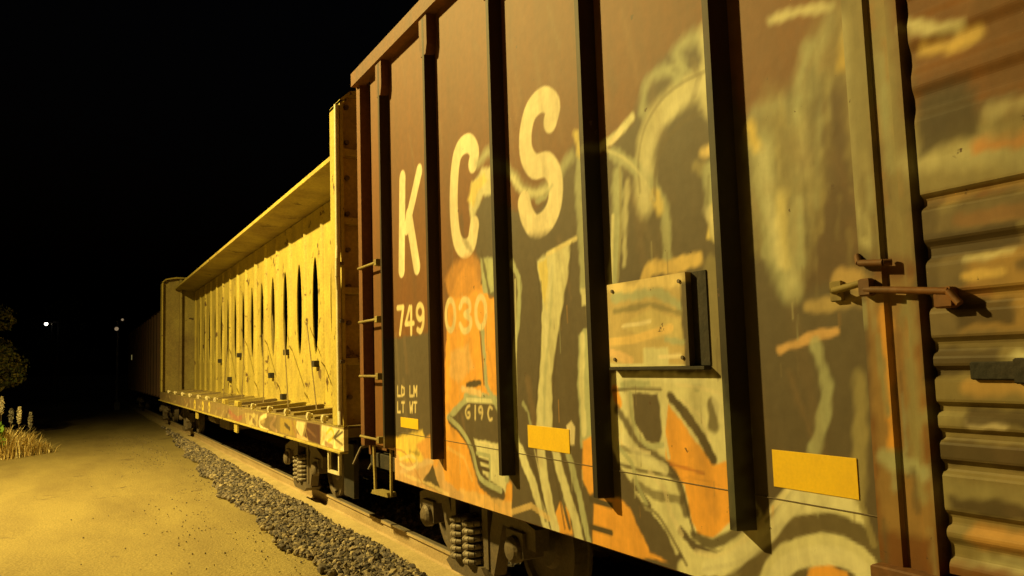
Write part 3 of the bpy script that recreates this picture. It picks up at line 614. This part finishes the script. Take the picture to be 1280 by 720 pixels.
# deck
mb = MB().box(FX+.05, GX-.05, A0, A1, 1.06, 1.165)
mb.build('deck', M['deck'], flat)
mb = MB().box(3.85, 4.45, A0+.1, A1-.1, .55, 1.06)
for k in range(10): mb.box(FX+.1, GX-.1, A0+1.2+k*2.1, A0+1.35+k*2.1, .92, 1.06)
mb.build('underframe', M['black'], flat)
k = 0
for s in np.arange(A0+.75, A1-.6, 1.14):
    MB().prism([(FX+.16, 1.165), (FX+.16, 1.20), (3.55, 1.255), (3.66, 1.165)], s-.07, s+.07, 'y').build('deck_riser', M['yellow_old'] if k % 3 else M['deck'], flat); k += 1
# side sill, painted panels
S = Painter((.30, .215, .10), FX)
S.poly([(434, 538), (402, 531), (401, 560), (434, 568)], (.9, .8, .45), .012)
S.line([(408, 542), (414, 536), (417, 545), (410, 552)], .035, (.95, .62, .06), .01); S.line([(428, 540), (418, 548), (428, 556)], .03, DK, .01); S.line([(424, 538), (416, 548)], .03, DK, .01)
S.poly([(400, 531), (384, 528), (380, 548), (400, 556)], (.10, .04, .03), .012); S.poly([(382, 528), (371, 526), (370, 534), (377, 548)], (.85, .70, .4), .012)
S.line([(372, 546), (384, 552)], .08, (.7, .5, .26), .02)
S.poly([(370, 526), (350, 522), (350, 540), (370, 546)], (.40, .28, .07), .02); S.line([(356, 530), (362, 536)], .06, DK, .02)
S.line([(344, 522), (338, 532), (346, 540)], .07, (.55, .36, .2), .02); S.poly([(346, 522), (330, 519), (330, 540), (344, 546)], (.14, .09, .05), .03, .6)
S.line([(333, 519), (325, 524), (326, 534), (336, 540)], .07, (.92, .76, .42), .02)
S.poly([(322, 518), (306, 516), (308, 530), (322, 534)], (.5, .40, .16), .02); S.line([(312, 522), (318, 526)], .1, (.3, .2, .1), .03)
S.line([(286, 514), (296, 524), (302, 522)], .09, (.35, .15, .10), .03)
for x, y in ((243, 505.5), (253, 507.5), (261, 509)): S.line([(x, y), (x+.8, y+.2)], .22, (.85, .66, .12), .03); S.line([(x, y), (x+.2, y)], .07, DK, .02)
for _ in range(60):
    s0 = random.uniform(A0, A1); S.linew([(s0, random.uniform(.9, 1.15)), (s0+random.uniform(-.5, .5), random.uniform(.9, 1.15))], random.uniform(.02, .09), random.choice([(.5, .38, .16), (.12, .08, .05), (.38, .2, .1), (.66, .52, .22)]), .02, random.uniform(.3, .9))
side('side_sill', rs([(FX+.05, A0), (FX, A0), (FX, A1)], .02), ar(.915, 1.168, .012), flat, P1, S)
MB().box(FX, FX+.055, A0+.002, A1, 1.168, 1.176).build('sill_top', M['yellow_old'], flat)
MB().box(FX-.045, FX+.05, A0, A1, .885, .912).build('sill_flange', M['yellow'], flat)
MB().box(GX-.04, GX, A0, A1, .9, 1.17).build('side_sill', M['yellow_old'], flat)
# tie-down ratchets on deck edge, brackets below
for i, s in enumerate((9.62, 10.32, 11.54, 12.66, 13.95, 15.4, 16.8, 18.0, 19.2, 20.6, 22.2, 23.8, 25.6, 27.4)):
    b = 1 if i in (5, 6) else 0
    MB().box(FX+.0, FX+.035+.03*b, s-.04-.14*b, s+.04+.14*b, 1.178, 1.275).tube((FX-.01, s, 1.23), (FX+.07, s, 1.23), .03).build('winch', M['cream'] if not b else M['yellow'], flat)
for s in (15.45, 20.75): MB().box(FX+.0, FX+.03, s-.16, s+.16, .70, .885).build('hanging_bracket', M['yellow'], flat)
MB().prism([(9.40, .885), (9.36, .885), (9.36, .655), (8.98, .665), (8.98, .885), (8.94, .885), (8.94, .63), (9.40, .62)], FX, FX+.03).build('stirrup_step', M['cream'], flat)
MB().prism([(18.3, .55), (19.6, .55), (19.6, .8), (18.3, .8)], 3.0, 3.5).tube((3.1, 20.2, .7), (3.1, 21.2, .7), .13, n=14).build('brake_reservoir', M['steel'], flat)
# centre beam: bays with long pointed openings
WX = 3.72; Z0, Z1 = 1.175, 4.60; PT = 1.135
edges_ = [13.42+PT*k for k in range(-3, 14)]
s_lo = A0+.42; s_hi = A1-.55
bs = [s_lo]+[e for e in edges_ if s_lo+.3 < e < s_hi-.3]+[s_hi]
def bay(a, b, hole=True):
    """one plate of the centre beam between two stakes with an elongated lens opening, flanged inward"""
    N = 26; mb = MB(); c = a+.50; hw, hh = .19, .86; zc = 2.93
    inner = []
    for i in range(N):
        t = 2*PI*i/N; inner.append((c+hw*math.copysign(abs(math.cos(t))**1.1, math.cos(t)), zc+hh*math.sin(t)))
    outer = []
    for (p, q) in inner:
        dx_, dz_ = (p-c)/hw, (q-zc)/hh; k = []
        if dx_ > 1e-6: k.append((b-c)/dx_)
        if dx_ < -1e-6: k.append((a-c)/dx_)
        if dz_ > 1e-6: k.append((Z1-zc)/dz_)
        if dz_ < -1e-6: k.append((Z0-zc)/dz_)
        k = min(k); outer.append((c+dx_*k, zc+dz_*k))
    cor = [(b, Z1), (a, Z1), (a, Z0), (b, Z0)]
    P = [(WX, *p) for p in outer]+[(WX, *p) for p in inner]+[(WX+.02, *p) for p in inner]+[(WX, *p) for p in cor]
    Fs = []
    for i in range(N):
        j = (i+1) % N; Fs.append((i, j, N+j, N+i)); Fs.append((N+i, N+j, 2*N+j, 2*N+i))
        pi, pj = outer[i], outer[j]
        for ci, cc in enumerate(cor):
            on = lambda p, v, ax: abs(p[ax]-v) < 1e-6
            if (on(pi, cc[0], 0) and on(pj, cc[1], 1)) or (on(pi, cc[1], 1) and on(pj, cc[0], 0)): Fs.append((i, 3*N+ci, j))
    mb.add(P, Fs)
    return mb
for a, b in zip(bs, bs[1:]):
    bay(a, b).build('beam_plate', M['yellow'], flat)
    MB().prism([(WX-.0, b+.03), (WX-.035, b+.02), (WX-.045, b-.01), (WX-.02, b-.05), (WX, b-.07)], Z0, Z1-.02, 'z').build('stake', M['yellow'], flat)
# plates of the far side of the beam, one behind each bay between the openings
for a, b in zip(bs, bs[1:]): MB().box(8.3-WX-.02, 8.3-WX, a+(b-a)*.75, b-.004, Z0, Z1).build('stake', M['yellow_old'], flat)
MB().box(WX-.16, WX, s_lo, s_hi, Z0, Z0+.05).build('beam_foot', M['yellow'], flat)
mb = MB().prism([(3.06, 4.70), (3.06, 4.66), (3.14, 4.66), (3.52, 4.615), (4.78, 4.615), (5.16, 4.66), (5.24, 4.66), (5.24, 4.70), (4.15, 4.74)], A0+.40, A1-.35, 'y')
mb.build('top_chord', M['yellow_old'], flat)
MB().prism([(3.045, 4.716), (3.045, 4.655), (3.06, 4.655), (3.06, 4.70), (3.12, 4.705), (3.12, 4.716)], A0+.40, A1-.35, 'y').build('chord_lip', M['yellow'], flat)
# brace cables
for s in (11.6, 13.4, 15.2, 17.2, 19.4, 21.8):
    MB().tube((FX+.55, s-1.5, 1.19), (WX-.05, s+.9, 2.6), .011, n=5).build('tie_cable', M['deck'], flat)
for s, z in ((12.0, 1.98), (13.8, 1.9), (17.3, 1.7), (15.9, 2.15), (16.2, 1.28), (21, 2.2), (24, 2.1), (22.4, 1.6)):
    MB().box(WX-.09, WX, s-.1, s+.1, z-.05, z+.06).build('beam_bracket', M['black'], flat)
# bulkheads
def bulkhead(s0, s1, out, mm='yellow_old'):
    """s0 outer end, s1 inner face; out = -1 when the outer face looks down the track towards the camera"""
    t = flat; lo, hi = min(s0, s1), max(s0, s1)
    top = [(FX, 1.18), (FX, 4.86), (FX+.12, 4.97), (FX+.42, 5.03), (GX-.42, 5.03), (GX-.12, 4.97), (GX, 4.86), (GX, 1.18)]
    pl = s1 if out < 0 else s0+.04
    core = MB().prism([(x+(.02 if x < 4 else -.02), z) for x, z in top], (lo+hi)/2-.04, (lo+hi)/2+.04, 'y').build('bulkhead', M[mm], t)
    mb = MB()
    for x0, x1 in ((FX, FX+.035), (GX-.035, GX)): mb.box(x0, x1, lo, hi, 1.18, 4.90)
    mb.prism([(FX, 4.86), (FX+.12, 4.97), (FX+.42, 5.03), (GX-.42, 5.03), (GX-.12, 4.97), (GX, 4.86), (GX, 4.90), (GX-.12, 5.01), (GX-.42, 5.07), (FX+.42, 5.07), (FX+.12, 5.01), (FX, 4.90)], lo, hi, 'y')
    mb.build('frame', M['yellow'], core)
    mb = MB()
    for x in np.linspace(FX+.42, GX-.42, 5): mb.box(x-.05, x+.05, lo+.01, (lo+hi)/2-.04, 1.2, 4.98)
    for x in np.linspace(FX+.55, GX-.55, 4): mb.box(x-.03, x+.03, (lo+hi)/2+.04, hi-.08, 1.2, 4.98)
    if out > 0: mb = MB().box(FX+.56, FX+.64, lo+.01, (lo+hi)/2-.04, 1.2, 5.0)
    for z in (1.9, 2.7, 3.5, 4.3) if out < 0 else (): mb.box(FX+.04, GX-.04, lo+.03, (lo+hi)/2-.04, z-.04, z+.04)
    mb.build('stiffener', M[mm], core)
    return core
nb = bulkhead(A0, A0+.42, -1, 'yellow'); fb = bulkhead(A1, A1-.45, 1)
for z in np.arange(1.5, 4.9, .42): MB().tube((FX+.12, A0+.165, z), (FX+.12, A0+.12, z), .028, n=8).build('bolt', M['steel'], nb)
MB().path([(FX-.03, A0+.03, 4.84), (FX-.03, A0+.03, 3.2), (FX-.045, A0+.0, 3.05), (FX-.048, A0+.0, 2.85), (FX-.03, A0+.03, 2.7), (FX-.03, A0+.03, 1.35), (FX-.055, A0-.06, 1.2)], .030).build('grab_pipe', M['cream'], nb)
for z in (2.35, 3.0, 1.9): MB().box(FX-.03, FX+.02, A0-.02, A0+.10, z-.02, z+.02).build('pipe_clamp', M['steel'], nb)
truck(flat, 12.28, CXF); truck(flat, 26.6, CXF, detail=False)
coupler(flat, A0, -1)
MB().tube((3.3, 9.9, .42), (3.3, 10.1, .42), .01, n=6).box(3.0, 3.06, 9.55, 9.95, .25, .9).build('mud_flap', M['black'], flat)

# ================================================================== next car up the track
C0, C1 = 31.0, 48.0
nx = empty('freight_car', (4.15, 39.5, 0), 'low dark red freight car hardly visible beyond the yellow flatcar', 'freight car', 'cars of the freight train')
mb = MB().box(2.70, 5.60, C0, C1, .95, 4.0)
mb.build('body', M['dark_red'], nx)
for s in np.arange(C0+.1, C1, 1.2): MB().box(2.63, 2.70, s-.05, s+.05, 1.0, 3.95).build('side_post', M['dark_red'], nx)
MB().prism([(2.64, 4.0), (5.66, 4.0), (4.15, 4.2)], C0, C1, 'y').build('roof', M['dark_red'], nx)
MB().box(2.618, 2.63, 44.6, 45.0, 2.5, 2.75).build('marker_plate', M['plate_glow'], nx)  # reflector, no lamp: its glint is put in as a faint glow
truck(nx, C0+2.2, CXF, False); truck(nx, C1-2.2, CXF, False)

# ================================================================== signal mast, lamps
sg = empty('signal_mast', (2.28, 52, -.25), 'slim trackside signal mast with two faint lamps beside the dark freight car', 'signal')
MB().tube((2.28, 52, -.25), (2.28, 52, 4.9), .07, .05, 10).box(2.15, 2.45, 51.9, 52.1, -.25, .2).build('mast', M['galv'], sg)
for x, z, r in ((2.22, 4.42, .11), (2.52, 4.95, .07)):
    h = MB().disc(0, 0, 0, 0, .1, 12, [(-.1, .16), (.1, .16)]); 
    h.v = [(x+p[1], 51.9+p[0], z+p[2]) for p in h.v]; hd = h.build('signal_head', M['black'], sg)
    g = MB().disc(0, 0, 0, 0, .1, 12, [(-.012, r), (.0, r)]); g.v = [(x+p[1], 51.79+p[0], z+p[2]) for p in g.v]; g.build('lens', M['far_warm'], hd)
def pole_lamp(x, y, z, r, m, label):
    t = empty('pole_lamp', (x, y, -.25), label, 'lamp post', 'small lamps far down the line')
    MB().tube((x+.35, y, -.25), (x+.35, y, z+.15), .07, .05, 8).build('pole', M['black'], t)
    hd = MB().box(x-.2, x+.38, y-.12, y+.12, z+.08, z+.2).build('lamp_head', M['black'], t)
    g = MB().disc(0, 0, 0, 0, r, 12, [(-r*.6, r*.4), (0, r), (r*.6, r*.4)]); g.v = [(x+p[1], y+p[0], z+p[2]) for p in g.v]; g.build('bulb', m, hd)
pole_lamp(-1.53, 60, 5.18, .11, M['far_white'], 'tiny bright white lamp far beyond the tree at the left')
pole_lamp(-1.20, 60.5, 5.19, .055, M['far_warm'], 'second, fainter orange lamp just right of the tiny white one')

# street lamp that lights the place (outside the frame, on the left)
lp = empty('street_lamp', (LAMP_POS[0]-1.6, LAMP_POS[1], -.24), 'tall sodium street lamp on the left of the dusty road', 'street lamp')
MB().tube((LAMP_POS[0]-1.6, LAMP_POS[1], -.24), (LAMP_POS[0]-1.6, LAMP_POS[1], LAMP_POS[2]+.1), .10, .06, 12).path([(LAMP_POS[0]-1.6, LAMP_POS[1], LAMP_POS[2]+.05), (LAMP_POS[0]-.8, LAMP_POS[1], LAMP_POS[2]+.35), (LAMP_POS[0], LAMP_POS[1], LAMP_POS[2]+.3)], .04).build('pole', M['galv'], lp)
hd = MB().prism([(LAMP_POS[0]-.3, LAMP_POS[2]+.2), (LAMP_POS[0]+.4, LAMP_POS[2]+.2), (LAMP_POS[0]+.3, LAMP_POS[2]+.36), (LAMP_POS[0]-.25, LAMP_POS[2]+.36)], LAMP_POS[1]-.15, LAMP_POS[1]+.15, 'y').build('lamp_head', M['galv'], lp)
MB().box(LAMP_POS[0]-.2, LAMP_POS[0]+.3, LAMP_POS[1]-.11, LAMP_POS[1]+.11, LAMP_POS[2]+.16, LAMP_POS[2]+.2).build('lamp_glass', M['lampglass'], hd)
ld = bpy.data.lights.new('sodium_light', 'SPOT'); ld.spot_size = rad(158); ld.spot_blend = .75; ld.energy = LAMP_W; ld.color = LAMP_COL; ld.shadow_soft_size = .22
lo = bpy.data.objects.new('sodium_light', ld); COL.objects.link(lo); lo.parent = hd; lo.location = Vector(LAMP_POS)-Vector(hd.location)-Vector(lp.location)
lo.rotation_euler = (Vector(LAMP_AIM)-Vector(LAMP_POS)).to_track_quat('-Z', 'Y').to_euler()

# ================================================================== vegetation
def leaves(centres, radii, per, size, tones, name, parent, squash=1.0):
    Ps = []
    for c, r in zip(centres, radii):
        d = rng.normal(size=(per, 3)); d /= np.linalg.norm(d, axis=1)[:, None]
        Ps.append(np.array(c)+d*(rng.uniform(.25, 1, (per, 1))**.5)*np.array([r, r, r*squash]))
    P = np.concatenate(Ps); n = len(P)
    u = rng.normal(size=(n, 3)); u /= np.linalg.norm(u, axis=1)[:, None]
    v = np.cross(u, rng.normal(size=(n, 3))); v /= np.linalg.norm(v, axis=1)[:, None]
    s = size*rng.uniform(.6, 1.4, (n, 1))
    V = np.stack([P-u*s, P+v*s*.45, P+u*s, P-v*s*.45], 1).reshape(-1, 3)
    Q = np.arange(4*n).reshape(n, 4)
    col = np.array(tones)[rng.integers(0, len(tones), n)]*rng.uniform(.6, 1.3, (n, 1))
    return np_mesh(name, V, Q, M['leaf'], parent, np.repeat(col, 4, 0))
def tree(x, y, h, cr, label, low=.3, per=700, size=.07, n=14, grp='trees in the dark left of the track', tones=((.09, .10, .03), (.05, .07, .02), (.14, .12, .04))):
    t = empty('tree', (x, y, -.25), label, 'tree', grp)
    mb = MB(); top = Vector((x+.1, y, h*.75)); mb.tube((x, y, -.3), (x+.05, y, h*.4), .11*h/4, .07*h/4, 9).tube((x+.05, y, h*.4), top, .07*h/4, .03, 8)
    C, R = [], []
    for i in range(n):
        a = random.uniform(0, 2*PI); rr = cr*random.uniform(.25, .85); z = random.uniform(h*low, h)
        rr *= 1-.45*max(0, (z/h-.6)/.4)
        p = (x+rr*math.cos(a), y+rr*math.sin(a), z); C.append(p); R.append(cr*random.uniform(.22, .42))
        mb.tube((x+.05, y, min(z*.8, h*.6)), p, .03*h/4, .01, 6)
    mb.build('trunk', M['bark'], t)
    leaves(C, R, per, size, tones, 'crown', t, .75)
tree(-2.75, 33, 3.9, 1.8, 'low bushy tree at the left edge, its lower leaves faintly lit yellow', low=.46, n=13, per=420, tones=((.20, .20, .05), (.09, .11, .035), (.24, .20, .06)))
tree(-6.8, 47, 9.5, 3.6, 'tall dark tree at the left edge rising behind the low bushy tree', low=.3, n=20, per=700, size=.11, tones=((.05, .06, .03), (.03, .045, .02)))
tree(-1.0, 66, 7.5, 3.0, 'dark tree in the far gloom between the tiny white lamp and the signal mast', low=.25, n=16, per=500, size=.12, tones=((.05, .06, .03), (.03, .045, .02)))

def tuft(x, y, r, h, n, label, tones):
    Pb = rng.normal(size=(n, 2))*r*.45; a = rng.uniform(0, 2*PI, n); lean = rng.uniform(.05, .75, n)*h; hh = h*rng.uniform(.35, 1, n)*(1-.3*np.clip(np.hypot(*Pb.T)/r, 0, 1))
    base = np.c_[x+Pb[:, 0], y+Pb[:, 1], np.full(n, -.25)]
    dr = np.c_[np.cos(a), np.sin(a), np.zeros(n)]; wv = np.c_[-np.sin(a), np.cos(a), np.zeros(n)]*rng.uniform(.004, .011, (n, 1))
    mid = base+dr*lean[:, None]*.35+np.c_[np.zeros((n, 2)), hh*.65]; tip = base+dr*lean[:, None]+np.c_[np.zeros((n, 2)), hh]
    V = np.stack([base-wv, base+wv, mid+wv, mid-wv, tip+wv*.15, tip-wv*.15], 1).reshape(-1, 3)
    k = 6*np.arange(n)[:, None]; Q = np.concatenate([k+np.array([[0, 1, 2, 3]]), k+np.array([[3, 2, 4, 5]])])
    col = np.array(tones)[rng.integers(0, len(tones), n)]*rng.uniform(.6, 1.3, (n, 1))
    o = np_mesh('grass_tuft', V, Q, M['straw'], None, np.repeat(col, 6, 0))
    return props(o, label, 'grass tuft', 'dry grass tufts at the left edge of the road')
DRY = [(.82, .64, .28), (.68, .5, .2), (.9, .76, .4), (.5, .38, .15)]
tuft(-1.55, 24.6, .45, .95, 800, 'tall dry straw grass tuft at the left edge below the green leaves', DRY)
tuft(-1.15, 25.0, .42, .75, 700, 'bright dry grass tuft between the pale plumes', DRY)
tuft(-.78, 25.2, .34, .45, 450, 'low dry grass tuft thinning out onto the road, rightmost', DRY)
tuft(-2.2, 25.4, .55, .8, 600, 'half green grass tuft cut by the left edge of the picture', DRY+[(.12, .18, .05)])
def plume(x, y, h, ph, label, pale=True):
    t = empty('plumed_weed', (x, y, -.25), label, 'weed', 'weeds with flower plumes in the dry grass')
    MB().tube((x, y, -.25), (x+.02, y, h-ph*.5), .012, .007, 6).build('stem', M['bark'], t)
    n = 420; z = rng.uniform(0, 1, n); r = .052*np.sin(np.clip(z*PI, 0, PI))**.6*(1-.4*z)*rng.uniform(.3, 1, n); a = rng.uniform(0, 2*PI, n)
    P = np.c_[x+.02+r*np.cos(a), y+r*np.sin(a), h-ph+z*ph]
    u = rng.normal(size=(n, 3))*.018; v = rng.normal(size=(n, 3))*.018
    V = np.stack([P-u, P+v, P+u, P-v], 1).reshape(-1, 3)
    col = (np.array([(.62, .55, .40)]) if pale else np.array([(.30, .27, .22)]))*rng.uniform(.7, 1.2, (n, 1))
    np_mesh('plume', V, np.arange(4*n).reshape(n, 4), M['straw'], t, np.repeat(col, 4, 0))
plume(-1.62, 24.9, 1.32, .42, 'tallest plumed weed, pale plume nearest the left edge of the picture')
plume(-1.42, 25.1, 1.0, .34, 'short greyish plumed weed second from the left', False)
plume(-1.22, 24.9, 1.04, .42, 'pale plumed weed in the middle of the dry grass')
plume(-.98, 25.2, .85, .36, 'grey plumed weed, rightmost, leaning over the road edge', False)
t = empty('leafy_weed', (-1.85, 24.6, -.25), 'small broad leaved green weed at the left edge of the picture beside the dry grass', 'weed')
MB().tube((-1.85, 24.6, -.25), (-1.83, 24.6, .6), .02, .01, 6).build('stem', M['bark'], t)
leaves([(-1.80, 24.5, .3), (-1.70, 24.4, .5), (-1.85, 24.5, .75), (-1.66, 24.4, .2)], [.24, .2, .2, .22], 130, .08, [(.20, .36, .05), (.28, .46, .08)], 'foliage', t)
